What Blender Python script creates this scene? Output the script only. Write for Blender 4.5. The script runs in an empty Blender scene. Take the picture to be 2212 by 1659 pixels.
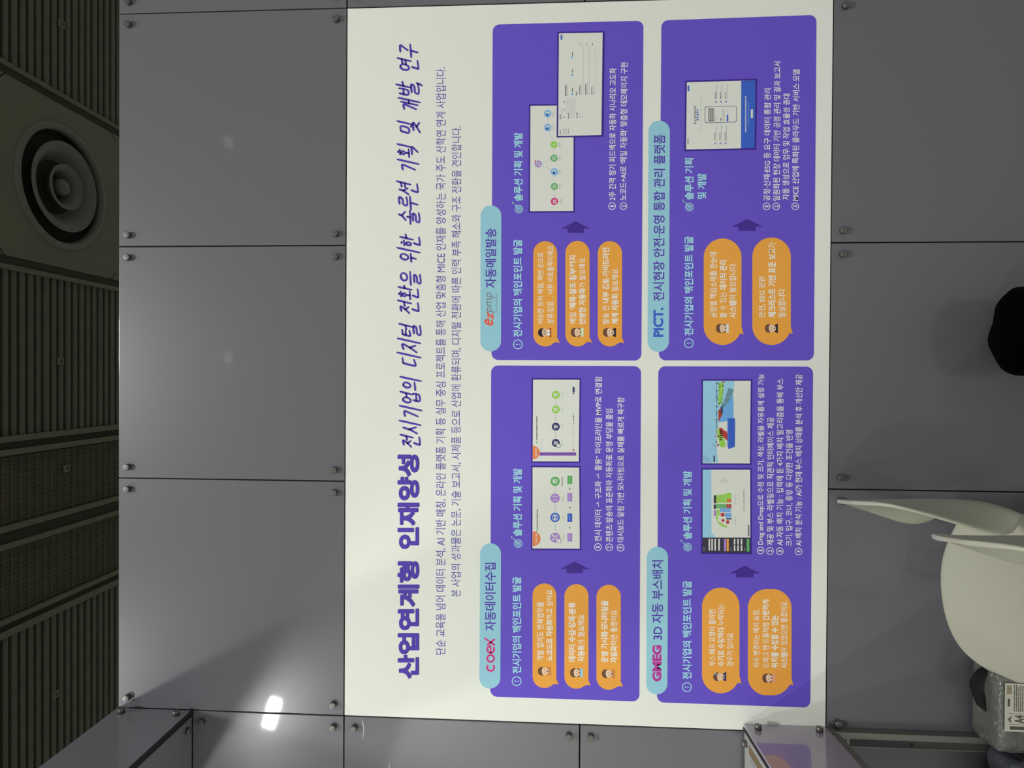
import bpy, bmesh, math, random
from mathutils import Vector, Matrix

S = bpy.context.scene
COL = S.collection
random.seed(7)

# ------------------------------------------------------------------ camera
FPX, CU, CV = 1450.0, 1106.0, 829.5
CAM = Vector((1.08249, -2.09884, 1.59293))
R = Matrix(((0.99993932, -0.00893294, -0.00644664),
            (0.00852936, 0.99815432, -0.06012656),
            (0.00697185, 0.06006793, 0.99816994)))       # columns: right, forward, up of an upright viewer
cd = bpy.data.cameras.new('camera')
cd.sensor_width = 36.0
cd.lens = 36.0 * FPX / 2212.0
cd.clip_start, cd.clip_end = 0.02, 100
cam = bpy.data.objects.new('camera', cd)
COL.objects.link(cam)
rt, fw, up = R.col[0], R.col[1], R.col[2]
M4 = Matrix.Identity(4)                                  # the phone was held sideways: picture right = world down
for i in range(3):
    M4[i][0], M4[i][1], M4[i][2], M4[i][3] = -up[i], rt[i], -fw[i], CAM[i]
cam.matrix_world = M4
S.camera = cam

# ------------------------------------------------------------------ world, lights, exposure
S.view_settings.view_transform = 'Standard'
S.view_settings.look = 'None'
S.view_settings.gamma = 1
S.view_settings.exposure = -0.16
S.view_settings.use_curve_mapping = False
wd = bpy.data.worlds.new('hall_air')
S.world = wd
wd.use_nodes = True
wd.node_tree.nodes['Background'].inputs[0].default_value = (0.97, 1.0, 0.89, 1)
# air of a wide hall: brighter around the horizon, where other lit booths stand, dim above
_n = wd.node_tree
_tc = _n.nodes.new('ShaderNodeTexCoord')
_sp = _n.nodes.new('ShaderNodeSeparateXYZ')
_ab = _n.nodes.new('ShaderNodeMath')
_ab.operation = 'ABSOLUTE'
_mr = _n.nodes.new('ShaderNodeMapRange')
_mr.interpolation_type = 'SMOOTHSTEP'
for _i, _v in ((1, 0.0), (2, 0.5), (3, 0.62), (4, 0.20)):
    _mr.inputs[_i].default_value = _v
_n.links.new(_tc.outputs['Generated'], _sp.inputs[0])
_n.links.new(_sp.outputs['Z'], _ab.inputs[0])
_n.links.new(_ab.outputs[0], _mr.inputs[0])
_n.links.new(_mr.outputs[0], _n.nodes['Background'].inputs[1])


def area(name, loc, aim, w, h, power, col=(1, 1, 1), spread=180):
    l = bpy.data.lights.new(name, 'AREA')
    l.shape = 'RECTANGLE'
    l.size, l.size_y = w, h
    l.energy = power
    l.color = col
    l.spread = math.radians(spread)
    o = bpy.data.objects.new(name, l)
    COL.objects.link(o)
    o.location = loc
    d = Vector(aim) - Vector(loc)
    o.rotation_euler = d.to_track_quat('-Z', 'Y').to_euler()
    return o


area('hall_lamp', (1.2, -5.0, 8.7), (1.1, -4.4, 0), .8, .8, 430, (1.0, 1.0, .98))
area('hall_lamp', (1.4, -2.3, 8.4), (1.1, 0, 1.3), .5, .5, 90, (1.0, 1.0, .97))
area('hall_lamp', (-1.27, -2.3, 5.33), (0.9, 0, .6), .25, .25, 42, (1.0, 1.0, .95))
area('arm_floodlight', (-.545, -1.06, 2.935), (.35, -.1, 1.1), .13, .065, 4.6, (.98, 1.0, .95))
area('reflector_fill', (-1.3, -5.0, 3.3), (-2.5, -5.0, 1.3), .8, .3, 150, (.97, 1.0, .95))  # added fill for the unseen wall that the side panels mirror
area('arm_floodlight', (2.19, -1.0, 3.13), (2.1, -.35, 1.0), .05, .05, .02, (1, .88, .82))
area('arm_floodlight', (1.17, -1.0, 3.13), (1.15, -.35, 1.0), .05, .05, .02, (1, .88, .82))

# ------------------------------------------------------------------ helpers


def srgb(c):
    c = c / 255.0
    return c / 12.92 if c <= .04045 else ((c + .055) / 1.055) ** 2.4


def mat(name, rgb, rough=.5, metal=0.0, k=1.0, coat=0.0, coat_rough=.03, noise=0.0, nscale=60, spec=.5, bump=0.0, bscale=40, trans=0.0, alpha=1.0):
    m = bpy.data.materials.new(name)
    m.use_nodes = True
    nt = m.node_tree
    b = nt.nodes['Principled BSDF']
    lin = [min(.92, srgb(c) * k) for c in rgb]
    b.inputs['Base Color'].default_value = (*lin, 1)
    b.inputs['Roughness'].default_value = rough
    b.inputs['Metallic'].default_value = metal
    b.inputs['Coat Weight'].default_value = coat
    b.inputs['Coat Roughness'].default_value = coat_rough
    b.inputs['Specular IOR Level'].default_value = spec
    b.inputs['Transmission Weight'].default_value = trans
    b.inputs['Alpha'].default_value = alpha
    if noise or bump:
        tc = nt.nodes.new('ShaderNodeTexCoord')
        nz = nt.nodes.new('ShaderNodeTexNoise')
        nz.inputs['Scale'].default_value = nscale
        nz.inputs['Detail'].default_value = 5
        nt.links.new(tc.outputs['Object'], nz.inputs['Vector'])
        if noise:
            mx = nt.nodes.new('ShaderNodeMix')
            mx.data_type = 'RGBA'
            mx.inputs[6].default_value = (*[c * (1 - noise) for c in lin], 1)
            mx.inputs[7].default_value = (*[min(.95, c * (1 + noise)) for c in lin], 1)
            nt.links.new(nz.outputs['Fac'], mx.inputs[0])
            nt.links.new(mx.outputs[2], b.inputs['Base Color'])
        if bump:
            n2 = nt.nodes.new('ShaderNodeTexNoise')
            n2.inputs['Scale'].default_value = bscale
            n2.inputs['Detail'].default_value = 2
            nt.links.new(tc.outputs['Object'], n2.inputs['Vector'])
            bp = nt.nodes.new('ShaderNodeBump')
            bp.inputs['Strength'].default_value = bump
            bp.inputs['Distance'].default_value = .02
            nt.links.new(n2.outputs['Fac'], bp.inputs['Height'])
            nt.links.new(bp.outputs['Normal'], b.inputs['Normal'])
    return m


K = 1.18


def ink(name, rgb):
    return mat(name, rgb, .55, k=K, spec=.25)


def tag(o, label=None, cat=None, group=None, kind=None):
    if label:
        o['label'] = label
    if cat:
        o['category'] = cat
    if group:
        o['group'] = group
    o['kind'] = kind or 'thing'
    return o


def empty(name, loc=(0, 0, 0), rz=0):
    o = bpy.data.objects.new(name, None)
    o.empty_display_size = .05
    COL.objects.link(o)
    o.location = loc
    o.rotation_euler = (0, 0, rz)
    return o


def link(name, me, mats, parent=None, smooth=False):
    for m in mats:
        me.materials.append(m)
    if smooth:
        for p in me.polygons:
            p.use_smooth = True
    o = bpy.data.objects.new(name, me)
    COL.objects.link(o)
    o.parent = parent
    return o


def from_bm(name, bm, mats, parent=None, smooth=False):
    me = bpy.data.meshes.new(name)
    bmesh.ops.recalc_face_normals(bm, faces=bm.faces)
    bm.to_mesh(me)
    bm.free()
    if not isinstance(mats, (list, tuple)):
        mats = [mats]
    return link(name, me, mats, parent, smooth)


def add_box(bm, x0, x1, y0, y1, z0, z1, mi=0, bevel=0.0):
    r = bmesh.ops.create_cube(bm, size=1)
    vs = r['verts']
    for v in vs:
        v.co = Vector((x0 + (v.co.x + .5) * (x1 - x0), y0 + (v.co.y + .5) * (y1 - y0), z0 + (v.co.z + .5) * (z1 - z0)))
    fs = set(f for v in vs for f in v.link_faces)
    for f in fs:
        f.material_index = mi
    if bevel:
        es = list(set(e for v in vs for e in v.link_edges))
        bmesh.ops.bevel(bm, geom=es, offset=bevel, segments=2, profile=.6, affect='EDGES')


def box(name, x0, x1, y0, y1, z0, z1, m, parent=None, bevel=0.0):
    bm = bmesh.new()
    add_box(bm, x0, x1, y0, y1, z0, z1, 0, bevel)
    return from_bm(name, bm, m, parent)


def add_lathe(bm, prof, axis='Z', n=40, c=(0, 0, 0), mi=0, close=False):
    rings = []
    for r, h in prof:
        ring = []
        for k in range(n):
            a = 2 * math.pi * k / n
            if axis == 'Z':
                p = (c[0] + r * math.cos(a), c[1] + r * math.sin(a), c[2] + h)
            elif axis == '-Y':
                p = (c[0] + r * math.cos(a), c[1] - h, c[2] + r * math.sin(a))
            elif axis == 'X':
                p = (c[0] + h, c[1] + r * math.cos(a), c[2] + r * math.sin(a))
            ring.append(bm.verts.new(p))
        rings.append(ring)
    for a, b in zip(rings, rings[1:]):
        for k in range(n):
            f = bm.faces.new((a[k], a[(k + 1) % n], b[(k + 1) % n], b[k]))
            f.material_index = mi
    if close:
        bm.faces.new(rings[0]).material_index = mi
        bm.faces.new(rings[-1]).material_index = mi


def add_tube(bm, pts, r, n=8, mi=0):
    rings = []
    pts = [Vector(p) for p in pts]
    for i, p in enumerate(pts):
        d = (pts[min(i + 1, len(pts) - 1)] - pts[max(i - 1, 0)]).normalized()
        a = d.orthogonal().normalized() if i == 0 else (prev - d * prev.dot(d)).normalized()
        prev = a
        b = d.cross(a)
        rr = r[i] if isinstance(r, (list, tuple)) else r
        rings.append([bm.verts.new(p + rr * (math.cos(2 * math.pi * k / n) * a + math.sin(2 * math.pi * k / n) * b)) for k in range(n)])
    for a, b in zip(rings, rings[1:]):
        for k in range(n):
            bm.faces.new((a[k], a[(k + 1) % n], b[(k + 1) % n], b[k])).material_index = mi
    bm.faces.new(rings[0]).material_index = mi
    bm.faces.new(rings[-1]).material_index = mi


def ray(u, v):
    return R @ Vector((-(v - CV) / FPX, 1, -(u - CU) / FPX))


def wall(u, v):
    """point of the wall plane y = 0 that the photograph shows at (u, v)"""
    d = ray(u, v)
    t = -CAM.y / d.y
    p = CAM + d * t
    return p.x, p.z


def level(u, v, z):
    d = ray(u, v)
    t = (z - CAM.z) / d.z
    p = CAM + d * t
    return p.x, p.y


# ------------------------------------------------------------------ materials
M_panel = mat('grey_coated_panel', (107, 106, 113), .32, .15, coat=.5, coat_rough=.06, noise=.03, nscale=400)
M_reflect = mat('reflection_tinted_panel', (156, 149, 163), .35, .1, coat=1.0, coat_rough=.03, noise=.05, nscale=500)  # panel colour lightened to lilac, standing in for the poster's reflection
M_fascia = mat('brightened_grey_panel', (134, 131, 139), .34, .12, coat=.5, coat_rough=.05, noise=.03, nscale=400)  # grey panel lightened to stand in for light missing on the beam
M_back = mat('dark_backing', (26, 22, 30), .8)
M_bolt = mat('brushed_steel_bolt', (118, 116, 114), .38, .8)
M_alu = mat('raw_aluminium', (140, 138, 132), .45, .7, noise=.1, nscale=40)
M_groove = mat('profile_groove', (74, 72, 72), .6, .4)
M_slot = mat('brown_slot', (116, 98, 70), .7)
M_gasket = mat('black_gasket', (30, 20, 30), .6)
M_carpet = mat('hall_carpet', (165, 165, 164), .95, noise=.25, nscale=300)
M_chair = mat('white_moulded_plastic', (176, 176, 158), .42, noise=.03, nscale=200)
M_leg = mat('pale_metal_leg', (150, 150, 148), .4, .6)
M_black = mat('matte_black_plastic', (4, 4, 5), .85, spec=.05)
M_liner = mat('black_liner', (26, 24, 26), .45)
M_ceil = mat('ceiling_plain', (110, 108, 90), .9, noise=.10, nscale=1.2)
M_rib = mat('ceiling_rib', (96, 96, 84), .95, noise=.30, nscale=5)
M_gap = mat('ceiling_gap', (49, 47, 40), .95)
M_edge = mat('ceiling_edge', (106, 104, 87), .9, noise=.12, nscale=5)
M_mesh = mat('ceiling_mesh', (81, 77, 64), .95, noise=.25, nscale=4)
M_beam = mat('ceiling_beam', (61, 58, 48), .95, noise=.15, nscale=6)
M_diff = mat('diffuser_metal', (102, 98, 89), .6)
M_diffdark = mat('diffuser_throat', (30, 30, 30), .9)

I_white = ink('print_white', (222, 224, 216))
I_purple = ink('print_violet', (100, 79, 194))
I_title = ink('print_deep_violet', (82, 60, 168))
I_sub = ink('print_violet_fine', (92, 76, 170))
I_pill = ink('print_sky', (146, 197, 214))
I_head = ink('print_pale_cyan', (160, 214, 238))
I_orange = ink('print_orange', (246, 158, 66))
I_cream = ink('print_cream', (250, 240, 222))
I_arrow = ink('print_indigo', (66, 44, 142))
I_frame = ink('print_frame', (60, 36, 138))
I_text = ink('print_text_white', (238, 236, 248))
I_paper = ink('print_paper', (216, 218, 210))
I_mag = ink('print_magenta', (206, 52, 128))
I_mag2 = ink('print_plum', (176, 52, 146))
I_blue = ink('print_blue', (58, 96, 196))
I_red = ink('print_vermilion', (226, 92, 62))
I_grey = ink('print_grey', (120, 126, 136))
I_lgrey = ink('print_light_grey', (178, 180, 178))
I_dark = ink('print_charcoal', (58, 56, 72))
I_green = ink('print_green', (96, 170, 100))
I_lime = ink('print_lime', (150, 204, 84))
I_sky = ink('print_blue_sky', (108, 168, 226))
I_lsky = ink('print_light_sky', (150, 200, 226))
I_lilac = ink('print_lilac', (166, 132, 204))
I_skin = ink('print_skin', (238, 196, 166))
I_brown = ink('print_hair_brown', (108, 74, 56))
I_hair = ink('print_hair_black', (42, 36, 42))
I_pink = ink('print_pink', (240, 160, 140))
I_mint = ink('print_mint', (206, 226, 188))
I_tan = ink('print_tan', (196, 128, 76))
I_navy = ink('print_navy', (52, 58, 110))
I_rust = ink('print_brick_red', (178, 62, 52))
I_teal = ink('print_slate_teal', (104, 142, 156))

# ------------------------------------------------------------------ flat printing
_txt = {}


def text_geo(body, bold=0.0, mask=None):
    """glyph outlines of one line, fitted to the unit square (x right, y up)"""
    key = (body, bold, mask)
    if key in _txt:
        return _txt[key]

    def one(off):
        c = bpy.data.curves.new('lettering', 'FONT')
        c.body = body
        c.size = 1
        c.resolution_u = 3
        c.offset = off
        c.materials.append(I_white)
        c.materials.append(I_text)
        if mask:
            for i, ch in enumerate(mask):
                if i < len(c.body_format):
                    c.body_format[i].material_index = 1 if ch == 'b' else 0
        o = bpy.data.objects.new('lettering', c)
        me = bpy.data.meshes.new_from_object(o)
        vs = [(v.co.x, v.co.y) for v in me.vertices]
        fs = [(tuple(p.vertices), p.material_index) for p in me.polygons]
        bpy.data.objects.remove(o)
        bpy.data.curves.remove(c)
        bpy.data.meshes.remove(me)
        return vs, fs
    if mask:
        va, fa = one(0.009)
        vb, fb = one(bold)
        vs = va + vb
        n = len(va)
        fs = [f for f, m in fa if m == 0] + [tuple(i + n for i in f) for f, m in fb if m == 1]
    else:
        vs, f2 = one(bold)
        fs = [f for f, m in f2]
    used = sorted(set(i for f in fs for i in f))
    x0 = min(vs[i][0] for i in used)
    x1 = max(vs[i][0] for i in used)
    y0 = min(vs[i][1] for i in used)
    y1 = max(vs[i][1] for i in used)
    vs = [((x - x0) / (x1 - x0), (y - y0) / (y1 - y0)) for x, y in vs]
    _txt[key] = (vs, fs)
    return _txt[key]


class Flat:
    """printing on the poster: shapes given by where they sit on the poster, as one mesh"""

    def __init__(s, base):
        s.base = base
        s.v, s.f, s.m, s.mats = [], [], [], []

    def mi(s, m):
        if m not in s.mats:
            s.mats.append(m)
        return s.mats.index(m)

    def poly(s, pts, m, lay=0):
        n = len(s.v)
        y = s.base - .00012 * lay
        for u, v in pts:
            x, z = wall(u, v)
            s.v.append((x, y, z))
        s.f.append(tuple(range(n, n + len(pts))))
        s.m.append(s.mi(m))

    def rect(s, u0, u1, v0, v1, m, lay=0):
        s.poly([(u0, v0), (u1, v0), (u1, v1), (u0, v1)], m, lay)

    def circle(s, u, v, r, m, lay=0, n=28, ru=None):
        s.poly([(u + (ru or r) * math.cos(2 * math.pi * k / n), v + r * math.sin(2 * math.pi * k / n)) for k in range(n)], m, lay)

    def ring(s, u, v, r, w, m, lay=0, n=32):
        for k in range(n):
            a, b = 2 * math.pi * k / n, 2 * math.pi * (k + 1) / n
            s.poly([(u + q * math.cos(t), v + q * math.sin(t)) for q, t in ((r, a), (r, b), (r - w, b), (r - w, a))], m, lay)

    def rquad(s, c, r, m, lay=0, n=8):
        """quad with rounded corners; c in order around"""
        pts = []
        for i in range(4):
            P, A, B = Vector(c[i]), Vector(c[i - 1]), Vector(c[(i + 1) % 4])
            da, db = (A - P).normalized(), (B - P).normalized()
            ce = P + (da + db) * r
            a0 = -db
            b0 = -da
            for k in range(n + 1):
                t = math.pi / 2 * k / n
                pts.append(ce + (a0 * math.cos(t) + b0 * math.sin(t)) * r)
        s.poly([(p.x, p.y) for p in pts], m, lay)

    def line(s, p, q, w, m, lay=0):
        P, Q = Vector(p), Vector(q)
        d = (Q - P).normalized() * (w / 2)
        n = Vector((-d.y, d.x))
        s.poly([tuple(P + n), tuple(Q + n), tuple(Q - n), tuple(P - n)], m, lay)

    def text(s, body, u, v0, v1, h, m, lay=1, bold=.004, u1=None, mask=None, shear=0.0):
        """one line: centre at u, reading from v0 to v1 (towards smaller v), h tall"""
        vs, fs = text_geo(body, bold, mask)
        u1 = u if u1 is None else u1
        A, B = Vector((u, v0)), Vector((u1, v1))
        d = B - A
        pe = Vector((-d.y, d.x)).normalized()
        if pe.x < 0:
            pe = -pe
        n = len(s.v)
        y = s.base - .00012 * lay
        L = d.length
        for a, b in vs:
            p = A + d * (a + shear * (b - .5) * h / L) + pe * ((.5 - b) * h)
            x, z = wall(p.x, p.y)
            s.v.append((x, y, z))
        k = s.mi(m)
        for f in fs:
            s.f.append(tuple(i + n for i in f))
            s.m.append(k)

    def build(s, name, parent):
        me = bpy.data.meshes.new(name)
        me.from_pydata(s.v, [], s.f)
        for p, k in zip(me.polygons, s.m):
            p.material_index = k
        me.update()
        return link(name, me, s.mats, parent)


# handwritten Hangul: strokes per letter in the unit box, y up
CIR = [(.5 + .42 * math.cos(math.pi / 2 + 2 * math.pi * k / 14), .5 + .46 * math.sin(math.pi / 2 + 2 * math.pi * k / 14)) for k in range(15)]
JAMO = {
    'ㄱ': [[(.1, .88), (.85, .92), (.7, .5), (.45, .02)]],
    'ㄴ': [[(.2, .95), (.12, .3), (.2, .12), (.95, .22)]],
    'ㄷ': [[(.15, .88), (.9, .92)], [(.18, .88), (.12, .2), (.3, .1), (.98, .2)]],
    'ㄹ': [[(.1, .9), (.85, .95), (.72, .58), (.18, .5), (.1, .1), (.5, .05), (1.05, .15)]],
    'ㅁ': [[(.18, .9), (.14, .12), (.85, .16), (.88, .92), (.16, .88)]],
    'ㅂ': [[(.15, .95), (.16, .1), (.85, .14), (.88, .98)], [(.16, .5), (.86, .55)]],
    'ㅅ': [[(.55, 1.), (.4, .5), (.02, .02)], [(.45, .6), (.98, .1)]],
    'ㅇ': [CIR],
    'ㅈ': [[(.1, .86), (.85, .95), (.5, .45), (.02, .02)], [(.5, .5), (1., .1)]],
    'ㅊ': [[(.4, 1.1), (.6, 1.0)], [(.1, .78), (.88, .86), (.5, .4), (.02, .0)], [(.5, .45), (1., .08)]],
    'ㅌ': [[(.15, .9), (.9, .95)], [(.18, .55), (.85, .6)], [(.18, .9), (.12, .2), (.3, .1), (.98, .2)]],
    'ㅎ': [[(.35, 1.12), (.65, 1.05)], [(.05, .78), (.95, .84)], [(.5 + .3 * (x - .5) * 2, .32 + .3 * (y - .5) * 2) for x, y in CIR]],
    'ㅏ': [[(.35, 1.05), (.3, -.05)], [(.33, .5), (.95, .58)]],
    'ㅓ': [[(.0, .48), (.6, .54)], [(.68, 1.05), (.6, -.05)]],
    'ㅕ': [[(.0, .64), (.6, .7)], [(.0, .36), (.58, .42)], [(.68, 1.05), (.6, -.05)]],
    'ㅐ': [[(.2, .95), (.17, .05)], [(.2, .5), (.72, .55)], [(.78, 1.08), (.72, -.08)]],
    'ㅣ': [[(.55, 1.05), (.48, -.05)]],
    'ㅡ': [[(.0, .45), (1., .6)]],
    'ㅗ': [[(.5, .95), (.48, .3)], [(.0, .22), (1., .34)]],
    'ㅜ': [[(.0, .78), (1., .9)], [(.52, .8), (.48, .05)]],
}
CHO = 'ㄱㄲㄴㄷㄸㄹㅁㅂㅃㅅㅆㅇㅈㅉㅊㅋㅌㅍㅎ'
JUNG = 'ㅏㅐㅑㅒㅓㅔㅕㅖㅗㅘㅙㅚㅛㅜㅝㅞㅟㅠㅡㅢㅣ'
JONG = ['', 'ㄱ', 'ㄲ', 'ㄳ', 'ㄴ', 'ㄵ', 'ㄶ', 'ㄷ', 'ㄹ', 'ㄺ', 'ㄻ', 'ㄼ', 'ㄽ', 'ㄾ', 'ㄿ', 'ㅀ', 'ㅁ', 'ㅂ', 'ㅄ', 'ㅅ', 'ㅆ', 'ㅇ', 'ㅈ', 'ㅊ', 'ㅋ', 'ㅌ', 'ㅍ', 'ㅎ']
SPLIT = {'ㅘ': ('ㅗ', 'ㅏ'), 'ㅚ': ('ㅗ', 'ㅣ'), 'ㅟ': ('ㅜ', 'ㅣ'), 'ㅢ': ('ㅡ', 'ㅣ')}


def syllable(ch):
    """strokes of one handwritten syllable"""
    k = ord(ch) - 0xAC00
    a, b, c = CHO[k // 588], JUNG[k % 588 // 28], JONG[k % 28]
    fin = c != ''
    out = []

    def put(j, x0, x1, y0, y1):
        for st in JAMO[j]:
            out.append([(x0 + x * (x1 - x0), y0 + y * (y1 - y0)) for x, y in st])
    if b in SPLIT:
        h, v = SPLIT[b]
        if fin:
            put(a, .05, .5, .66, 1.), put(h, 0, .62, .4, .62), put(v, .66, 1., .4, 1.05), put(c, .2, .95, -.02, .34)
        else:
            put(a, .05, .52, .52, .95), put(h, 0, .62, .12, .45), put(v, .66, 1., 0, 1.05)
    elif b in 'ㅗㅜㅡ':
        if fin:
            put(a, .2, .85, .64, 1.), put(b, 0, 1., .36, .6), put(c, .2, .9, -.05, .32)
        else:
            put(a, .2, .85, .52, .98), put(b, 0, 1., -.02, .46)
    else:
        if fin:
            put(a, .02, .5, .46, .95), put(b, .5, 1., .4, 1.05), put(c, .25, .98, -.05, .36)
        else:
            put(a, .02, .52, .12, .9), put(b, .52, 1., 0, 1.05)
    return out


def handwriting(fl, body, u, v0, v1, h, w, m, u1):
    rnd = random.Random(3)
    x = 0
    strokes = []
    for ch in body:
        if ch == ' ':
            x += .62
            continue
        if ch == ',':
            strokes.append([(x + .02, .08), (x + .0, -.08), (x - .08, -.22)])
            x += .12
            continue
        sc = 1 + rnd.uniform(-.08, .08)
        dy = rnd.uniform(-.05, .05)
        for st in syllable(ch):
            strokes.append([(x + px * .92 * sc, py * sc + dy) for px, py in st])
        x += 1.02
    A, B = Vector((u, v0)), Vector((u1, v1))
    d = (B - A).normalized()
    pe = Vector((-d.y, d.x))
    if pe.x < 0:
        pe = -pe
    k = (B - A).length / x

    def at(px, py):
        return A + d * ((px + .28 * (py - .5)) * k) + pe * ((.5 - py) * h)
    for st in strokes:
        P = [at(*p) for p in st]
        # smooth the stroke
        Q = []
        for i in range(len(P) - 1):
            p0, p1, p2, p3 = P[max(i - 1, 0)], P[i], P[i + 1], P[min(i + 2, len(P) - 1)]
            for q in range(5):
                t = q / 5
                Q.append(.5 * ((2 * p1) + (p2 - p0) * t + (2 * p0 - 5 * p1 + 4 * p2 - p3) * t * t + (3 * p1 - p0 - 3 * p2 + p3) * t ** 3))
        Q.append(P[-1])
        N = []
        for i, p in enumerate(Q):
            t = (Q[min(i + 1, len(Q) - 1)] - Q[max(i - 1, 0)]).normalized()
            N.append(Vector((-t.y, t.x)))
        L = len(Q) - 1
        W = [w * (.62 if i in (0, L) else 1.0 - .25 * i / L) / 2 for i in range(L + 1)]
        for i in range(L):
            a, b = Q[i], Q[i + 1]
            fl.poly([tuple(a + N[i] * W[i]), tuple(b + N[i + 1] * W[i + 1]), tuple(b - N[i + 1] * W[i + 1]), tuple(a - N[i] * W[i])], m)
        for p, ww in ((Q[0], W[0]), (Q[-1], W[-1])):
            fl.circle(p.x, p.y, ww, m, 0, 8)


# ------------------------------------------------------------------ setting: backing wall, floor, ceiling
MOD = .75
box('wall_back', -1.6, 3.75, .0195, .075, 0, 2.995, M_back)['kind'] = 'structure'
fl_ = box('floor', -5, 6, -6, 14, -.04, 0, M_carpet)
fl_['kind'] = 'structure'
box('added_reflector_wall', -2.6, -2.5, -9, -1.3, 0, 3.1, mat('reflector_wall_white', (205, 208, 200), .6))['kind'] = 'structure'  # unseen wall, added so the glossy side panels reflect something bright

CZ = 9.0
cf = (CZ - CAM.z) / (10 - CAM.z)


def cx(x10):
    return CAM.x + (x10 - CAM.x) * cf


def cy(y10):
    return CAM.y + (y10 - CAM.y) * cf


Y0, Y1 = cy(6.2), cy(12.4)
bm = bmesh.new()
add_box(bm, cx(-9), cx(11), cy(-6), Y1, CZ + .16, CZ + .2, 1)                 # slab above
DX, DY, DQ = cx(4.31), cy(8.98), 1.39 * cf
add_box(bm, cx(2.92), cx(5.70), Y0, DY - DQ, CZ, CZ + .06, 0)                 # smooth strip, with the hole for the air diffuser
add_box(bm, cx(2.92), cx(5.70), DY + DQ, Y1, CZ, CZ + .06, 0)
hole = []
for k in range(64):
    a = 2 * math.pi * (k + .5) / 64
    ca, sa = math.cos(a), math.sin(a)
    q = DQ / max(abs(ca), abs(sa))
    hole.append((bm.verts.new((DX + .98 * cf * ca, DY + .98 * cf * sa, CZ)), bm.verts.new((DX + q * ca, DY + q * sa, CZ))))
for k in range(64):
    (a0, b0), (a1, b1) = hole[k], hole[(k + 1) % 64]
    bm.faces.new((a0, b0, b1, a1))
for sx, sy in ((1, 1), (1, -1), (-1, 1), (-1, -1)):
    bm.faces.new([bm.verts.new((DX + sx * DQ * p_, DY + sy * DQ * q_, CZ)) for p_, q_ in ((1, 1), (1, .89), (.89, 1))])
for xa, xb in ((5.90, 10.5), (.14, 2.71), (-8.5, -2.98)):                    # ribbed strips
    y = Y0
    i = 0
    while y < Y1:
        add_box(bm, cx(xa), cx(xb), y, y + .082, CZ + random.uniform(-.006, .006), CZ + .13, 2)
        y += .148
for xa, xb in ((-1.25, -.17), (-2.69, -1.62)):                               # meshed strips
    add_box(bm, cx(xa), cx(xb), Y0, Y1, CZ + .03, CZ + .07, 3)
    y = Y0
    while y < Y1:
        add_box(bm, cx(xa), cx(xb), y, y + .03, CZ + .015, CZ + .03, 3)
        y += .148
    x = xa + .04
    while x < xb - .02:
        add_box(bm, cx(x), cx(x + .03), Y0, Y1, CZ + .018, CZ + .03, 3)
        x += .14
ceil = from_bm('ceiling', bm, [M_ceil, M_gap, M_rib, M_mesh])
ceil['kind'] = 'structure'
for i, (edges, dark) in enumerate(((((5.83, 5.89),), ((5.70, 5.83),)),
                                   (((2.71, 2.785),), ((2.785, 2.92),)),
                                   (((.04, .135), (-.165, -.075)), ((-.075, .04),)),
                                   (((-1.34, -1.255), (-1.615, -1.53)), ((-1.53, -1.34),)),
                                   (((-2.765, -2.695), (-2.975, -2.87)), ((-2.87, -2.765),)))):
    bm = bmesh.new()
    for a, b in edges:
        add_box(bm, cx(a), cx(b), Y0, Y1, CZ - .03, CZ + .1, 0)
    for a, b in dark:
        add_box(bm, cx(a), cx(b), Y0, Y1, CZ + .01, CZ + .1, 1)
    o = from_bm('trim_%d' % (i + 1), bm, [M_edge, M_beam])
    o['kind'] = 'structure'

# round ceiling air diffuser
dx, dy = cx(4.31), cy(8.98)
df = empty('air_diffuser', (dx, dy, CZ))
tag(df, 'large round air diffuser of stepped rings in the dark hall ceiling', 'air diffuser')


def ring_part(name, prof, m):
    b = bmesh.new()
    add_lathe(b, prof, 'Z', 56)
    return from_bm(name, b, m, df, True)


s = cf
ring_part('outer_ring', [(1.06 * s, .0), (1.04 * s, -.03), (.97 * s, -.035), (.94 * s, .02), (.93 * s, .12), (1.06 * s, .03)], M_diff)
ring_part('throat', [(.95 * s, .11), (.80 * s, .20), (.3 * s, .24), (.001, .24)], M_diffdark)
ring_part('middle_ring', [(.75 * s, -.02), (.755 * s, -.05), (.73 * s, -.06), (.62 * s, .0), (.50 * s, .10), (.42 * s, .2), (.40 * s, .2), (.5 * s, .12), (.66 * s, .04), (.75 * s, -.02)], M_diff)
ring_part('inner_ring', [(.375 * s, -.03), (.38 * s, -.06), (.36 * s, -.07), (.29 * s, .0), (.22 * s, .10), (.18 * s, .2), (.16 * s, .2), (.22 * s, .12), (.32 * s, .02), (.375 * s, -.03)], M_diff)
ring_part('centre_cone', [(.001, -.05), (.08 * s, -.045), (.135 * s, -.01), (.16 * s, .09), (.001, .12)], M_diff)

# small square fittings set into the ceiling
for u, v, lab in ((132, 52, "small square ceiling plate among ribs near the picture's top left corner"),
                  (130, 780, "small square ceiling plate in the ribbed strip between air diffuser and meshed strip"),
                  (143, 1012, 'small pale round-cornered ceiling fitting in the narrow meshed strip'),
                  (119, 1500, "small square ceiling plate among ribs near the picture's lower left, by the beam")):
    x, y = level(u, v, CZ)
    e = empty('ceiling_plate', (x, y, CZ - .012))
    tag(e, lab, 'ceiling fitting', 'small ceiling plates')
    box('plate', -.055, .055, -.055, .055, -.008, .02, M_edge, e, .004)
    box('socket', -.018, .018, -.014, .018, -.014, .0, M_gap, e, .004)

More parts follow.
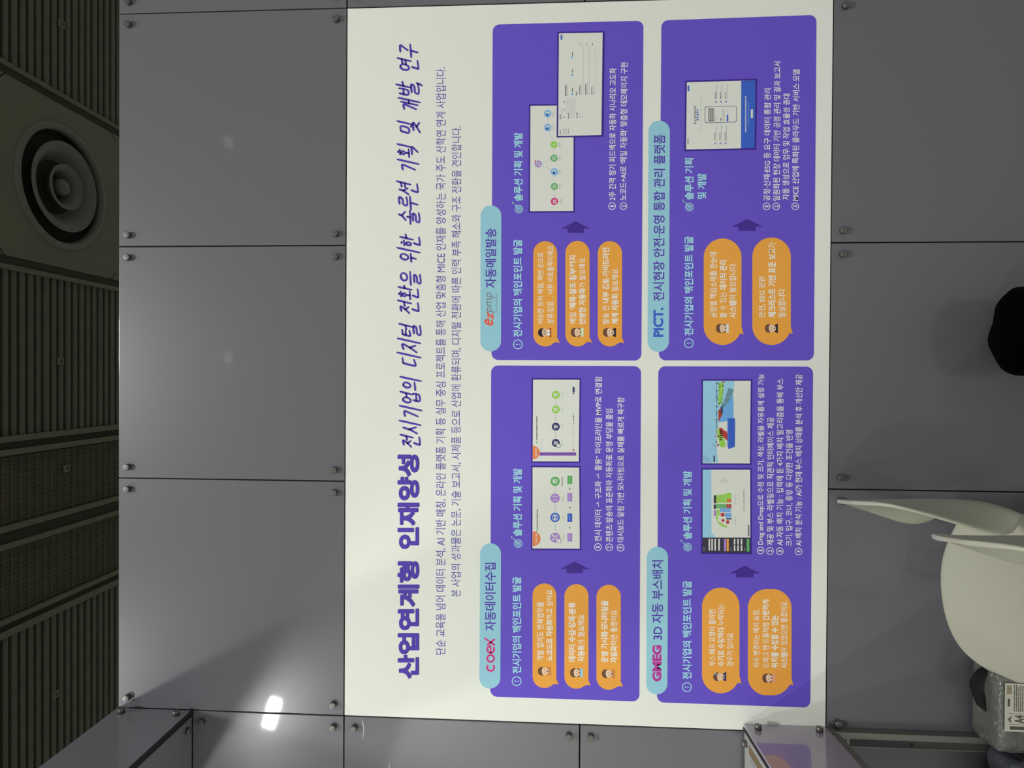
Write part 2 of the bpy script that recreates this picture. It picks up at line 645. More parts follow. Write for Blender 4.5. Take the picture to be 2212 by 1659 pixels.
# ------------------------------------------------------------------ modular wall panels with their bolts
bm = bmesh.new()
add_lathe(bm, [(.001, 0), (.0105, 0), (.0105, .012), (.009, .0142), (.001, .0145)], '-Y', 20)
bolt_me = bpy.data.meshes.new('bolt')
bm.normal_update()
bmesh.ops.recalc_face_normals(bm, faces=bm.faces)
bm.to_mesh(bolt_me)
bm.free()
bolt_me.materials.append(M_bolt)
for p in bolt_me.polygons:
    p.use_smooth = len(p.vertices) == 4 and abs(p.normal.y) < .5


def bolt(parent, loc, rot=(0, 0, 0)):
    o = bpy.data.objects.new('bolt', bolt_me)
    COL.objects.link(o)
    o.parent = parent
    o.location = loc
    o.rotation_euler = rot
    return o


G = .002


def wall_panel(x0, x1, z0, z1, label, corners='abcd', ins=.034):
    o = empty('cladding_panel', ((x0 + x1) / 2, .018, z0))
    tag(o, label, 'wall panel', 'grey modular wall panels')
    w, h = (x1 - x0) / 2 - G, z1 - z0
    box('panel_face', -w, w, -.018, 0, G, h - G, M_panel, o, .0012)
    for c, bx, bz in (('a', -w + ins, h - ins), ('b', w - ins, h - ins), ('c', -w + ins, ins), ('d', w - ins, ins)):
        if c in corners:
            bolt(o, (bx, -.018, bz))
    return o


wall_panel(1.5, 2.25, 2.25, 3.0, "grey wall panel between the round air diffuser and the handwritten end of the headline")
wall_panel(.75, 1.5, 2.25, 3.0, "grey wall panel between ribbed ceiling and poster, middle of the three along the headline")
wall_panel(0, .75, 2.25, 3.0, "grey wall panel between ceiling and the heaviest headline words, crossed by a diagonal shadow")
wall_panel(2.25, 3.0, 2.25, 3.0, "thin visible strip of grey wall panel at the picture's top edge, touching the ceiling")
wall_panel(2.25, 3.0, 1.5, 2.25, "grey wall panel sliver at the picture's top edge, along the handwritten end of the poster")
wall_panel(2.25, 3.0, .75, 1.5, "hair-thin grey wall panel sliver at the picture's top edge, farthest from the ceiling")
wall_panel(1.5, 2.25, 0, .75, "empty grey wall panel filling the picture's upper right corner, beside the poster")
wall_panel(.75, 1.5, 0, .75, "grey wall panel behind the black rounded container")
wall_panel(0, .75, 0, .75, "grey wall panel behind the white chairs and the strapped paper pack")
wall_panel(-.75, 0, 2.25, 2.75, "grey wall panel at the picture's lower edge holding most of the bright lamp glare")
wall_panel(-.75, 0, 1.5, 2.25, "grey side wall panel with a pale curved scratch, at the picture's lower edge")
wall_panel(-.75, 0, .75, 1.5, "grey side wall panel at the picture's lower edge, between scratched panel and boxed partition")
wall_panel(-.75, 0, 0, .75, "grey wall panel in shade behind the bare aluminium post")

# pale scratches on the side panel
M_scr = mat('scratch', (206, 206, 194), .6)
side = [o for o in COL.objects if o.get('label', '').startswith('grey side wall panel with a pale')][0]


def scratch(pts, w):
    bm = bmesh.new()
    L, Rr = [], []
    for i, p in enumerate(pts):
        a, b = wall(*pts[max(i - 1, 0)]), wall(*pts[min(i + 1, len(pts) - 1)])
        d = Vector((b[0] - a[0], b[1] - a[1])).normalized()
        x, z = wall(*p)
        L.append(bm.verts.new((x - d.y * w[i], -.0005, z + d.x * w[i])))
        Rr.append(bm.verts.new((x + d.y * w[i], -.0005, z - d.x * w[i])))
    for i in range(len(pts) - 1):
        bm.faces.new((L[i], L[i + 1], Rr[i + 1], Rr[i]))
    o = from_bm('scratch', bm, M_scr, side)
    o.location = -Vector(side.location)
    o['label'] = 'pale scratch'


scratch([(782, 1553), (784, 1562), (786, 1574), (785, 1586), (784, 1597)], [.0006, .0012, .0012, .0008, .0003])
scratch([(841, 1650), (841, 1659)], [.0008, .0012])

# ------------------------------------------------------------------ header beam on the left (hollow square, 250 mm)
hb = empty('header_beam', (0, 0, 2.75))
tag(hb, "grey panelled square beam jutting from the wall at the picture's lower left corner", 'beam')
box('side_panel', -.010, 0, -2.0, -.001, .004, .25, M_fascia, hb, .001)
box('edge_strip', -.016, -.001, -2.0, -.001, -.004, .004, M_gasket, hb)
box('underside_panel', -.25, -.016, -2.0, -.001, 0, .010, M_fascia, hb, .001)
box('outer_panel', -.25, -.24, -2.0, -.001, .012, .25, M_fascia, hb, .001)
box('top_panel', -.238, -.012, -2.0, -.001, .238, .248, M_fascia, hb, .001)
for z in (.216, .034):
    bolt(hb, (0, -.034, z), (0, 0, math.pi / 2))
bolt(hb, (-.05, -.034, 0), (math.pi / 2, 0, 0))

# ------------------------------------------------------------------ low boxed partition on the left
lp = empty('boxed_partition', (.0235, -.002, .75), math.radians(3.4))
tag(lp, "low boxed partition with glossy side, lilac from a painted-in reflection, at the picture's lower edge by the poster", 'partition')
box('side_panel', -.010, 0, -1.2, -.001, .002, .248, M_reflect, lp, .001)
box('edge_strip', -.018, -.0105, -1.2, -.001, .2435, .2505, M_gasket, lp)
bm = bmesh.new()
add_box(bm, -.36, -.0185, -1.2, -.012, .238, .249, 0, .0008)
o = from_bm('top_panel', bm, mat('sheen_paled_panel', (172, 174, 168), .35, .15, coat=.4), lp)  # paler than the grey panels, in place of floodlight sheen on top
o['label'] = 'top face paled by painted lamp sheen'
o = box('inlay_strip', -.062, -.036, -1.15, -.06, .2465, .2496, M_slot, lp)
o['label'] = 'brown strip let into the top'
box('inlay_border', -.075, -.070, -1.15, -.075, .2465, .2495, mat('lilac_line', (130, 128, 150), .5), lp)
box('outer_panel', -.36, -.35, -1.2, -.012, .002, .236, M_panel, lp, .001)
for z in (.215, .034):
    bolt(lp, (0, -.036, z), (0, 0, math.pi / 2))
bolt(lp, (-.045, -.034, .249), (-math.pi / 2, 0, 0))
bm = bmesh.new()
add_box(bm, -.038, -.002, -1.2, -.04, -.022, .001, 0, .002)
add_box(bm, -.030, -.012, -1.2, -.08, -.0235, -.0215, 1)
for y in (-.10, -.30, -.55):
    add_box(bm, -.028, -.010, y - .008, y, -.0245, -.0225, 1)
o = from_bm('bottom_rail', bm, [M_alu, M_groove], lp)
o['label'] = 'bare aluminium rail'
bm = bmesh.new()
add_box(bm, -.044, -.001, -.034, .0, -.748, .0, 0, .002)
add_box(bm, -.040, -.020, -.0355, -.0335, -.70, -.055, 1)
add_box(bm, -.034, -.022, -.037, -.035, -.045, -.03, 1)
add_box(bm, -.0065, -.0005, -.026, -.012, -.03, -.018, 1)
add_box(bm, -.034, -.026, -.0375, -.0345, -.24, -.228, 2)
o = from_bm('post', bm, [M_alu, M_groove, M_gasket], lp)
o['label'] = 'bare aluminium post'
bm = bmesh.new()
add_box(bm, -.044, -.001, -1.2, -1.16, -.748, -.022, 0, .002)
from_bm('post', bm, M_alu, lp)

# ------------------------------------------------------------------ the poster
pm = mat('poster_sheet', (222, 224, 216), .5, k=K, spec=.3)
po = empty('poster', (1.125, .018, .75))
tag(po, 'large white printed poster with a violet headline and four violet panels, filling the wall', 'poster')
sheet = box('sheet', -1.1225, 1.1225, -.0185, 0, .002, 1.498, pm, po, .0008)
base = -.0009
OFF = -Vector(po.location)


class PFlat(Flat):
    def build(s, name, parent):
        # coordinates are world; parents sit unrotated at the poster's base
        o = Flat.build(s, name, parent)
        if parent is po:
            o.location = OFF
        return o


for word, va, vb in (('산업연계형', 1464.5, 1213.5), ('인재양성', 1184.5, 983.5)):
    f = PFlat(base)
    for k in range(11):                                   # extra-heavy weight: the outline grown by a round pen
        a = 2 * math.pi * k / 10
        q = 0 if k == 10 else 1.75
        f.text(word, 882.5 + q * math.sin(a), va + q * math.cos(a), vb + q * math.cos(a), 44, I_title, k, .012)
    f.build('title_word', po)
f = PFlat(base)
handwriting(f, '전시기업의 디지털 전환을 위한 솔루션 기획 및 개발, 연구', 887, 966, 92, 41, 4.9, I_title, 882)
f.build('script_lettering', po)
f = PFlat(base)
f.text('단순 교육을 넘어 데이터 분석, AI 기반 매칭, 온라인 플랫폼 기획 등 실무 중심 프로젝트를 통해 산업 맞춤형 MICE 인재를 양성하는 국가 주도 산학연 연계 사업입니다.', 952, 1414, 145.6, 22.5, I_sub, 0, .0, 952.8)
f.text('본 사업의 성과물은 논문, 기술 보고서, 시제품 등으로 산업에 환류되며, 디지털 전환에 따른 인력 부족 해소와 구조 전환을 견인합니다.', 985, 1289, 273, 22, I_sub, 0, .0, 986.5)
f.build('subtitle_lettering', po)

LT, BD = .007, .027


def project_panel(corners):
    f = PFlat(base)
    f.rquad(corners, 15, I_purple, 0)
    return f.build('project_panel', po)


def pill(panel, u0, u1, v0, v1, du, draw):
    f = PFlat(base - .0003)
    # du: drift of u along the pill from v0 (right end) to v1
    c = [(u0 + du, v0), (u1 + du, v0), (u1, v1), (u0, v1)]
    f.rquad(c, (u1 - u0) / 2 - .01, I_pill, 0, 12)
    draw(f)
    return f.build('heading_pill', panel)


def heading(panel, kind, icon, lines):
    f = PFlat(base - .0003)
    for body, u, v0, v1, h in lines:
        f.text(body, u, v0, v1, h, I_head, 1, BD)
    iu, iv = icon
    if kind == 'alert':
        f.ring(iu, iv, 10.5, 1.9, I_head, 1)
        f.rquad([(iu - 5, iv - .9), (iu + 1.6, iv - .6), (iu + 1.6, iv + .6), (iu - 5, iv + .9)], .4, I_head, 1, 3)
        f.circle(iu + 4.4, iv, 1.1, I_head, 1, 10)
    else:
        for r in (9.2, 6.4, 3.6):
            f.ring(iu, iv, r, 1.3, I_head, 1, 26)
        f.circle(iu, iv, 1.3, I_head, 1, 10)
        f.line((iu, iv), (iu - 12.5, iv - 13.5), 1.5, I_head, 2)
        f.poly([(iu - 9.5, iv - 9), (iu - 14.5, iv - 12.5), (iu - 15.5, iv - 17), (iu - 10.5, iv - 13)], I_head, 2)
    return f.build('section_heading', panel)


def bubble(panel, u0, u1, v0, v1, tail, lines, avatar):
    f = PFlat(base - .0003)
    r = (u1 - u0) / 2
    f.rquad([(u0, v0), (u1, v0), (u1, v1), (u0, v1)], min(r - .01, 41), I_orange, 0, 14)
    tu, tv = tail
    ang = .62
    cu, cv = (u0 + u1) / 2, v1 - r
    big = r > 30
    a0 = (u1 - 1.0, tv - (14 if not big else 22))
    a1 = (u1 - (14 if not big else 12), tv + (1 if not big else 2))
    f.poly([(a0[0] - 9, a0[1]), a0, (u1 + (tu - u1) * .62, tv - 7), (u1 + (tu - u1) * .92, tv - 3), (tu, tv), (tu - 4, tv - 2.2), (u1 - 3, tv - 2.2), a1, (a1[0] - 9, a1[1] - 8)], I_orange, 1)
    for ln in lines:
        body, ua, ub, vs, ve = ln[:5]
        mask = ln[5] if len(ln) > 5 else None
        bold = .009
        if mask == 'B':
            mask, bold = None, BD
        elif mask:
            bold = BD
        f.text(body, (ua + ub) / 2, vs, ve, ub - ua, I_cream, 2, bold, None, mask)
    au, av, hair, cloth, style = avatar
    # cartoon bust: shoulders, neck, long or short hair, face, features
    f.poly([(au + 8, av - 4), (au + 9.5, av - 8), (au + 15.5, av - 10.5), (au + 15.5, av + 10.5), (au + 9.5, av + 8), (au + 8, av + 4)], cloth, 2)
    if 'collar' in style:
        f.poly([(au + 8, av - 4.5), (au + 12, av - 3), (au + 9.5, av), (au + 12, av + 3), (au + 8, av + 4.5)], I_paper, 3)
    if 'long' in style:
        f.rquad([(au - 12, av - 9.8), (au + 11, av - 9.8), (au + 11, av + 9.8), (au - 12, av + 9.8)], 8.5, hair, 3, 6)
        f.poly([(au + 8, av - 4), (au + 8, av + 4), (au + 15, av + 6), (au + 15, av - 6)], cloth, 4)
    else:
        f.circle(au - 4, av, 9.4, hair, 3, 20, 8.8)
    f.circle(au + 1.6, av, 7.6, I_skin, 5, 22, 8.4)
    f.rect(au + 8, au + 11, av - 2, av + 2, I_skin, 5)
    f.circle(au + 1, av - 8, 1.7, I_skin, 4, 8)
    f.circle(au + 1, av + 8, 1.7, I_skin, 4, 8)
    f.poly([(au - 9, av - 6), (au - 3.2, av - 7.4), (au - 4.4, av - 1), (au - 2.6, av + 7.2), (au - 9, av + 6)], hair, 6)
    for q in (-3, 3):
        f.circle(au + 1.4, av + q, .95, I_hair, 6, 8)
    f.line((au + 5.6, av - 1.8), (au + 5.6, av + 1.8), .9, I_rust, 6)
    if 'glasses' in style:
        for q in (-3.2, 3.2):
            f.ring(au + 1.4, av + q, 2.6, .6, I_hair, 7, 14)
    if 'clip' in style:
        f.circle(au - 7.5, av - 6, 2.2, I_sky, 7, 8)
    if 'bow' in style:
        f.circle(au + 10, av - 3.6, 3.4, I_cream, 6, 12)
        f.circle(au + 10, av + 3.6, 3.4, I_cream, 6, 12)
    return f.build('speech_bubble', panel)


def arrow(panel, tip, bu, bv, su, ev):
    f = PFlat(base - .0003)
    f.poly([tip, (bu[0], bv), (su[0], bv - 1), (su[0], ev), (su[1], ev), (su[1], bv - 1), (bu[1], bv)], I_arrow, 0)
    return f.build('arrow', panel)


def bullets(panel, items):
    f = PFlat(base - .0003)
    for num, nu, nv, body, ua, v0, ub, v1, h in items:
        if num:
            f.ring(nu, nv, 8.1, 1.4, I_text, 1, 28)
            f.text(num, nu, nv + (2.4 if num != '1' else 1.6), nv - (2.4 if num != '1' else 1.6), 8.6, I_text, 1, .02)
        f.text(body, ua, v0, v1, h, I_text, 1, LT + .004, ub)
    return f.build('bullet_text', panel)


def framed(corners, bw=3.2, lay0=0):
    f = PFlat(base - .0003 - .00012 * lay0)
    cs = [Vector(c) for c in corners]
    ce = sum(cs, Vector((0, 0))) / 4
    out = []
    for c in cs:
        d = c - ce
        out.append((c.x + math.copysign(bw, d.x), c.y + math.copysign(bw, d.y)))
    f.poly(out, I_frame, 0)
    f.poly([tuple(c) for c in cs], I_paper, 1)
    return f


def flow_icon(f, u, v, r, m, glyph, lay=3):
    f.circle(u, v, r, m, lay, 26)
    if glyph == 'swirl':
        f.circle(u, v, r * .62, I_paper, lay + 1, 20)
        f.circle(u + r * .05, v + r * .22, r * .42, m, lay + 2, 16)
        f.poly([(u - r * .75, v), (u, v), (u, v + r * .75), (u - r * .75, v + r * .75)], m, lay + 2)
    elif glyph == 'knot':
        f.ring(u, v, r * .62, r * .13, I_paper, lay + 1, 6)
        f.ring(u, v, r * .36, r * .12, I_paper, lay + 1, 6)
    elif glyph == 'dot':
        f.circle(u, v, r * .24, I_paper, lay + 1, 14)
        for a in (0, 90, 180, 270):
            f.circle(u + r * .6 * math.cos(math.radians(a)), v + r * .6 * math.sin(math.radians(a)), r * .08, I_paper, lay + 1, 8)
    elif glyph == 'cross':
        f.line((u - r * .5, v - r * .5), (u + r * .5, v + r * .5), r * .22, I_paper, lay + 1)
        f.line((u - r * .5, v + r * .5), (u + r * .5, v - r * .5), r * .22, I_paper, lay + 1)
        f.circle(u + r * .45, v + r * .45, r * .2, I_paper, lay + 2, 10)
        f.circle(u - r * .45, v - r * .45, r * .2, I_paper, lay + 2, 10)
    elif glyph == 'hook':
        f.ring(u - r * .15, v - r * .2, r * .3, r * .16, I_paper, lay + 1, 14)
        f.ring(u + r * .3, v - r * .25, r * .26, r * .14, I_paper, lay + 1, 14)
        f.ring(u + r * .35, v + r * .45, r * .32, r * .14, I_paper, lay + 1, 14)
        f.circle(u - r * .2, v + r * .3, r * .2, I_paper, lay + 1, 10)
    elif glyph == 'sheet':
        f.rquad([(u - r * .5, v - r * .42), (u + r * .5, v - r * .42), (u + r * .5, v + r * .42), (u - r * .5, v + r * .42)], r * .1, I_paper, lay + 1, 3)
        for a in (-.05, .15, .33):
            f.line((u + r * a, v - r * .26), (u + r * a, v + r * .26), r * .09, m, lay + 2)
        f.line((u - r * .08, v), (u + r * .38, v), r * .09, m, lay + 2)
    elif glyph == 'globe':
        f.ring(u, v, r * .66, r * .13, I_paper, lay + 1, 24)
        f.rect(u - r * .22, u + r * .22, v - r * .55, v + r * .55, I_paper, lay + 2)
        for a in (-.3, 0, .3):
            f.circle(u, v + r * a, r * .1, m, lay + 3, 8)
    elif glyph == 'brackets':
        for q in (-1, 1):
            f.line((u - r * .45, v + q * r * .2), (u - r * .45, v + q * r * .42), r * .13, I_paper, lay + 1)
            f.line((u + r * .45, v + q * r * .2), (u + r * .45, v + q * r * .42), r * .13, I_paper, lay + 1)
            f.line((u - r * .45, v + q * r * .42), (u + r * .45, v + q * r * .42), r * .14, I_paper, lay + 1)
    elif glyph == 'envelope':
        f.poly([(u - r * .45, v - r * .6), (u + r * .5, v - r * .2), (u + r * .5, v + r * .2), (u - r * .45, v + r * .6)], I_paper, lay + 1)
        f.line((u - r * .4, v - r * .5), (u + r * .15, v + r * .05), r * .14, m, lay + 2)
        f.line((u + r * .15, v + r * .05), (u - r * .4, v + r * .5), r * .14, m, lay + 2)


def bar(f, u, va, vb, w, m, lay=3):
    f.rect(u - w / 2, u + w / 2, vb, va, m, lay)


def scribble(f, u, va, vb, w, m, seed, lay=3):
    """lettering too small to read in the photograph: a row of tiny dashes"""
    rd = random.Random(seed)
    v = va
    while v > vb:
        L = rd.uniform(1.2, 3.6)
        f.rect(u - w / 2, u + w / 2, max(v - L, vb), v, m, lay)
        v -= L + rd.uniform(.5, 1.1)


# ---- panel top right: automatic mail
P2 = project_panel([(1064.3, 53.4), (1389.8, 45), (1385.2, 779), (1061.6, 777.6)])
P1 = project_panel([(1061, 789.4), (1384.6, 791), (1381, 1515.2), (1059, 1504.4)])
P4 = project_panel([(1428.6, 44.5), (1763.6, 32.4), (1757.6, 778.6), (1423, 778.4)])
P3 = project_panel([(1422, 791.3), (1756.2, 792), (1750, 1528.4), (1419, 1516.8)])
for p in (P1, P2, P3, P4):
    p.location = OFF


def d2(f):
    f.text('e', 1056, 703, 689.5, 20, I_red, 1, .02, shear=.25)
    f.text('z', 1059.5, 690, 675, 13, I_red, 1, .02, shear=.25)
    f.poly([(1050, 674), (1053, 676.5), (1057, 672)], I_orange, 1)
    f.text('pmp', 1059.5, 674, 632.5, 17, I_grey, 1, .0, shear=.22)
    f.text('(주)이즈피엠피', 1073.2, 675.6, 634.5, 5.6, I_grey, 1, .0)
    f.text('자동메일발송', 1060.2, 622, 493.6, 24, I_title, 1, .016)


pill(P2, 1037.6, 1082.4, 444, 759, .6, d2)
heading(P2, 'alert', (1118.7, 744), [('전시기업의 페인포인트 발굴', 1118.3, 728, 517.7, 19.6)])
heading(P2, 'target', (1121, 451.7), [('솔루션 기획 및 개발', 1119.6, 435, 286.6, 19.6)])
bubble(P2, 1152, 1203.6, 521, 748.5, (1208.7, 741.7), [('비슷한 문의 메일, 매번 손으로', 1161.3, 1174.8, 699, 545.6), ('분류·답장… 너무 비효율적이에요', 1182, 1196, 699, 531)], (1175, 718.5, I_hair, I_rust, 'glasses bow'))
bubble(P2, 1221.3, 1273.4, 520.5, 748.5, (1278, 741), [('메일 ‘제목·참조·첨부’까지', 1230, 1245, 699, 552, '...bbbbbbbbbbbbb'), ('반영한 자동화가 필요해요', 1250.6, 1265, 700, 557, 'bbbbbbb.......')], (1245, 718, I_brown, I_mint, 'long'))
bubble(P2, 1291.2, 1343.5, 521, 748.5, (1348, 742), [('발송 전 내부 검토·가이드라인', 1300.8, 1316.4, 700, 535, '.....bbbbbbbbbbbbbb'), ('체계 자동화 필요해요', 1321, 1336, 700, 581, 'bbbbbb.......')], (1315, 718.2, I_brown, I_hair, 'collar'))
arrow(P2, (1243.5, 478), (1211, 1276), 494.8, (1225.9, 1261.4), 503.5)
bullets(P2, [('1', 1322, 445.5, '2주 간격 정기 피드백으로 자동화 시나리오 고도화', 1322.6, 433, 1324, 147.5, 15.2),
             ('2', 1346.8, 445.5, '노코드+AI로 ‘메일 자동화’ 맞춤형 데모페이지 구현', 1345.6, 433, 1348.5, 135.4, 15.6)])
f = framed([(1145.8, 228.9), (1239.2, 228), (1238.2, 456), (1145, 456.4)])
for u, v, r, m, g in ((1183, 246, 7.6, I_sky, 'swirl'), (1183, 276, 7.6, I_sky, 'swirl'), (1196.5, 312.8, 7.6, I_lime, 'dot'), (1196.8, 342, 7.6, I_green, 'knot'),
                      (1162.8, 354.6, 7.6, I_lilac, 'cross'), (1197.6, 371.4, 7.6, I_sky, 'swirl'), (1197.5, 403, 7.6, I_green, 'knot'), (1197.8, 435.4, 8, I_mag, 'hook')):
    flow_icon(f, u, v, r, m, g)
    if v != 435.4 and u > 1170:
        scribble(f, u + 11.5, v + 5, v - 5, .9, I_grey, int(v))
        scribble(f, u + 14.5, v + 6, v - 5, .6, I_lgrey, int(v) + 1)
f.rect(1155, 1158, 347, 350, I_rust, 4)
for a, b in (((1183, 254), (1183, 268)), ((1186, 284), (1194, 304)), ((1196.6, 321), (1196.8, 334)), ((1172, 358), (1190, 366)), ((1172, 351), (1188, 345)), ((1197.6, 380), (1197.6, 394)), ((1197.6, 412), (1197.6, 426))):
    P, Q = Vector(a), Vector(b)
    for k in range(4):
        p = P.lerp(Q, (k + .5) / 4)
        f.circle(p.x, p.y, .9, I_sky if k in (0, 3) else I_lgrey, 3, 8)
scribble(f, 1211, 441, 428, .8, I_grey, 11)
scribble(f, 1214, 440, 430, .6, I_lgrey, 12)
f.build('screenshot', P2)
f = framed([(1207.4, 73), (1301.6, 71.4), (1299, 292.6), (1205.6, 294.4)], 3.2, 12)
f.rect(1211, 1214.6, 76, 87, I_blue, 3)
f.rect(1222, 1243, 214, 246, ink('print_mist', (206, 208, 206)), 2)
scribble(f, 1210, 292, 281, 1.6, I_dark, 1)
for u in (1217.5, 1222.5, 1227.5):
    scribble(f, u, 290, 278, 1.2, I_grey, int(u))
scribble(f, 1210, 258, 248, 1.8, I_dark, 2)
scribble(f, 1213.4, 258, 233, .7, I_grey, 3)
for v in (254, 237, 221):
    scribble(f, 1218.8, v + 2, v - 2, 1.4, I_dark, v)
scribble(f, 1222, 208, 184, 2.6, I_dark, 4)
scribble(f, 1226.5, 208, 182, .9, I_grey, 5)
for v in (204, 163, 125):
    f.rect(1234, 1237.5, v - 2, v + 2, I_sky, 3)
    scribble(f, 1236.5, v - 4, v - 13, 1.6, I_dark, v + 3)
scribble(f, 1227.8, 257, 245, 1.4, I_dark, 21)
for k, u in enumerate((1231, 1233.5, 1236, 1238.5)):
    scribble(f, u, 257, 246 - k % 2, .6, I_lgrey, 30 + k)
scribble(f, 1246.5, 256, 243, 1.8, I_dark, 22)
for u in (1252, 1255, 1258):
    scribble(f, u, 256, 244, .6, I_lgrey, int(u))
scribble(f, 1244.8, 207, 198, 1.8, I_dark, 6)
for u, L in ((1252, 20), (1265, 22), (1278, 16)):
    scribble(f, u, 205, 205 - L, 1.5, I_dark, int(u) + 9)
    scribble(f, u + 3.2, 205, 205 - L - 4, .7, I_grey, int(u) + 10)
    scribble(f, u + 5.6, 205, 198, .6, I_lgrey, int(u) + 11)
    bar(f, u + 8, 206, 100, .35, I_lgrey)
    scribble(f, u + 2, 99, 94, 1.4, I_grey if u < 1270 else I_dark, int(u) + 12)
f.build('screenshot', P2)


# ---- panel bottom right in the photo, lower left on the poster's first row: data gathering
def d1(f):
    # the four letters of the logo, drawn as rounded strokes
    def arc(u, v, r, a0, a1, w=4.0):
        n = 20
        for k in range(n):
            a, b = math.radians(a0 + (a1 - a0) * k / n), math.radians(a0 + (a1 - a0) * (k + 1) / n)
            f.poly([(u + q * math.sin(t), v - q * math.cos(t)) for q, t in ((r + w / 2, a), (r + w / 2, b), (r - w / 2, b), (r - w / 2, a))], I_mag, 1)
    arc(1060, 1441.5, 7.4, 45, 315)
    arc(1060, 1422, 7.4, 0, 360)
    arc(1060, 1402.6, 7.4, 50, 360)
    f.line((1060, 1411), (1060, 1395.4), 3.4, I_mag, 1)
    f.line((1052.5, 1393.5), (1069, 1380), 4, I_mag, 1)
    f.line((1060, 1387), (1069, 1394), 4.2, I_mag, 1)
    f.line((1046, 1377.5), (1061, 1388), 3.2, I_mag, 1)
    f.text('자동데이터수집', 1059.2, 1362, 1215.3, 24, I_title, 1, .016)


pill(P1, 1035.6, 1080.8, 1173.6, 1487, 1.6, d1)
heading(P1, 'alert', (1116, 1471), [('전시기업의 페인포인트 발굴', 1116.4, 1454.7, 1246, 19.6)])
heading(P1, 'target', (1119.3, 1174), [('솔루션 기획 및 개발', 1117.8, 1158, 1011.4, 19.6)])
bubble(P1, 1150.4, 1201.8, 1260, 1485.8, (1206, 1479), [('개발 없이도 반복업무를', 1159.4, 1174.8, 1426.8, 1300), ('노코드로 자동화하고 싶어요', 1180, 1194.3, 1427, 1273.7, 'bbbbbbbb......')], (1174.5, 1449.5, I_brown, I_tan, 'collar'))
bubble(P1, 1219.2, 1271.2, 1261.6, 1487.4, (1275, 1481.4), [('데이터 수집·정제·분류', 1228, 1243.5, 1429, 1300.8, 'B'), ('자동화가 필요해요', 1248, 1263, 1429.5, 1327.6, 'bbb......')], (1243.5, 1453, I_brown, I_lsky, 'long'))
bubble(P1, 1288.4, 1341, 1263, 1489.6, (1345, 1484), [('운영 가시화·모니터링을', 1298, 1314, 1430.7, 1296.6, 'B'), ('자동화하면 좋겠어요', 1318.7, 1333.6, 1431.3, 1317.7, 'bbb.......')], (1312.5, 1455, I_brown, I_tan, 'plain'))
arrow(P1, (1241.2, 1213), (1208.7, 1274.5), 1229.7, (1223.6, 1259), 1238)
bullets(P1, [('1', 1291.6, 1181.4, '전시 데이터 → 구조화 → 활용” 파이프라인을 MVP로 연결함', 1291.6, 1169.5, 1292.8, 813, 15.2),
             ('2', 1316, 1182, '콘텐츠·발송의 표준화와 자동화로 운영 부담을 줄임', 1316, 1170.5, 1316, 883, 15.2),
             ('3', 1340.4, 1182.8, '대시보드·알림 기반 모니터링으로 실패를 빠르게 복구함', 1340.4, 1171, 1341, 858, 15.2)])


def flag(f, u, v, r):
    """orange round-bottomed flag with small white words at the top edge"""
    n = 16
    f.poly([(u, v - r)] + [(u + r * 1.05 * math.sin(math.pi * k / n), v - r * math.cos(math.pi * k / n)) for k in range(n + 1)] + [(u, v + r)], I_pink if False else ink_flag, 3)
    f.text('대문구매', u + r * .5, v + r * .62, v - r * .62, 4.4, I_paper, 4, .02)


ink_flag = ink('print_coral', (232, 128, 76))
f = framed([(1150.4, 1009.3), (1251, 1009.8), (1252.4, 1185), (1150.2, 1184.6)])
flag(f, 1150.8, 1163.5, 16)
f.rect(1158.5, 1161.5, 1144.5, 1147.5, I_green, 3)
scribble(f, 1160.5, 1142, 1100, 2.0, I_dark, 41)
for v, r, m, g in ((1039.5, 10, I_green, 'sheet'), (1076, 10, I_lilac, 'brackets'), (1117.5, 10.2, I_blue, 'globe'), (1161, 10.8, I_lilac, 'cross')):
    flow_icon(f, 1199, v, r, m, g)
for v, m in ((1058, I_lgrey), (1097, I_lilac), (1138, I_sky)):
    for k in range(4):
        f.circle(1199.4, v - 6 + 4 * k, 1.0, m, 3, 8)
f.circle(1207, 1168.5, 5, I_paper, 7)
f.ring(1207, 1168.5, 5, .8, I_lilac, 8, 18)
scribble(f, 1214.5, 1050, 1031, 1.5, I_dark, 43)
for v in (1076, 1117, 1160):
    scribble(f, 1214.5, v + 7, v - 4, 1.0, I_lime, v)
    scribble(f, 1218, v + 5, v - 5, .8, I_grey, v + 1)
for v, m in ((1036.5, I_green), (1074, I_lilac), (1118, I_blue), (1160.5, I_lilac)):
    f.rect(1225.5, 1236, v - 9, v + 9, m, 3)
    scribble(f, 1230.5, v + 5, v - 5, .8, I_paper, v, 4)
for v in (1055.5, 1096, 1139.5):
    f.poly([(1229, v + 1.5), (1232.5, v + 1.5), (1230.7, v - 2.5)], I_dark, 3)
f.build('screenshot', P1)
f = framed([(1151.6, 820), (1251.8, 820.3), (1250.2, 996.8), (1150.4, 996.4)])
flag(f, 1150.8, 977.5, 14.5)
f.rect(1158, 1161, 954.5, 957.5, I_green, 3)
scribble(f, 1159.6, 951, 898, 2.0, I_dark, 51)
scribble(f, 1170.5, 972, 948, .7, I_lgrey, 52)
for v, m, g in ((853, I_lime, 'sheet'), (884.5, I_lime, 'sheet'), (921.6, I_navy, 'envelope'), (956.6, I_navy, 'envelope')):
    flow_icon(f, 1200.5, v, 8.6, m, g)
    scribble(f, 1215, v + 6, v - 8, .9, I_lime, int(v))
f.circle(1206, 962.5, 4.6, I_paper, 7)
f.ring(1206, 962.5, 4.6, .8, I_dark, 8, 18)
for v, m in ((868.5, I_lgrey), (903, I_grey), (939, I_grey)):
    for k in range(4):
        f.circle(1200, v - 5 + 3.4 * k, .9, m, 3, 8)
f.rect(1166, 1244.5, 977, 984, I_lilac if False else ink('print_violet_bar', (122, 74, 170)), 3)
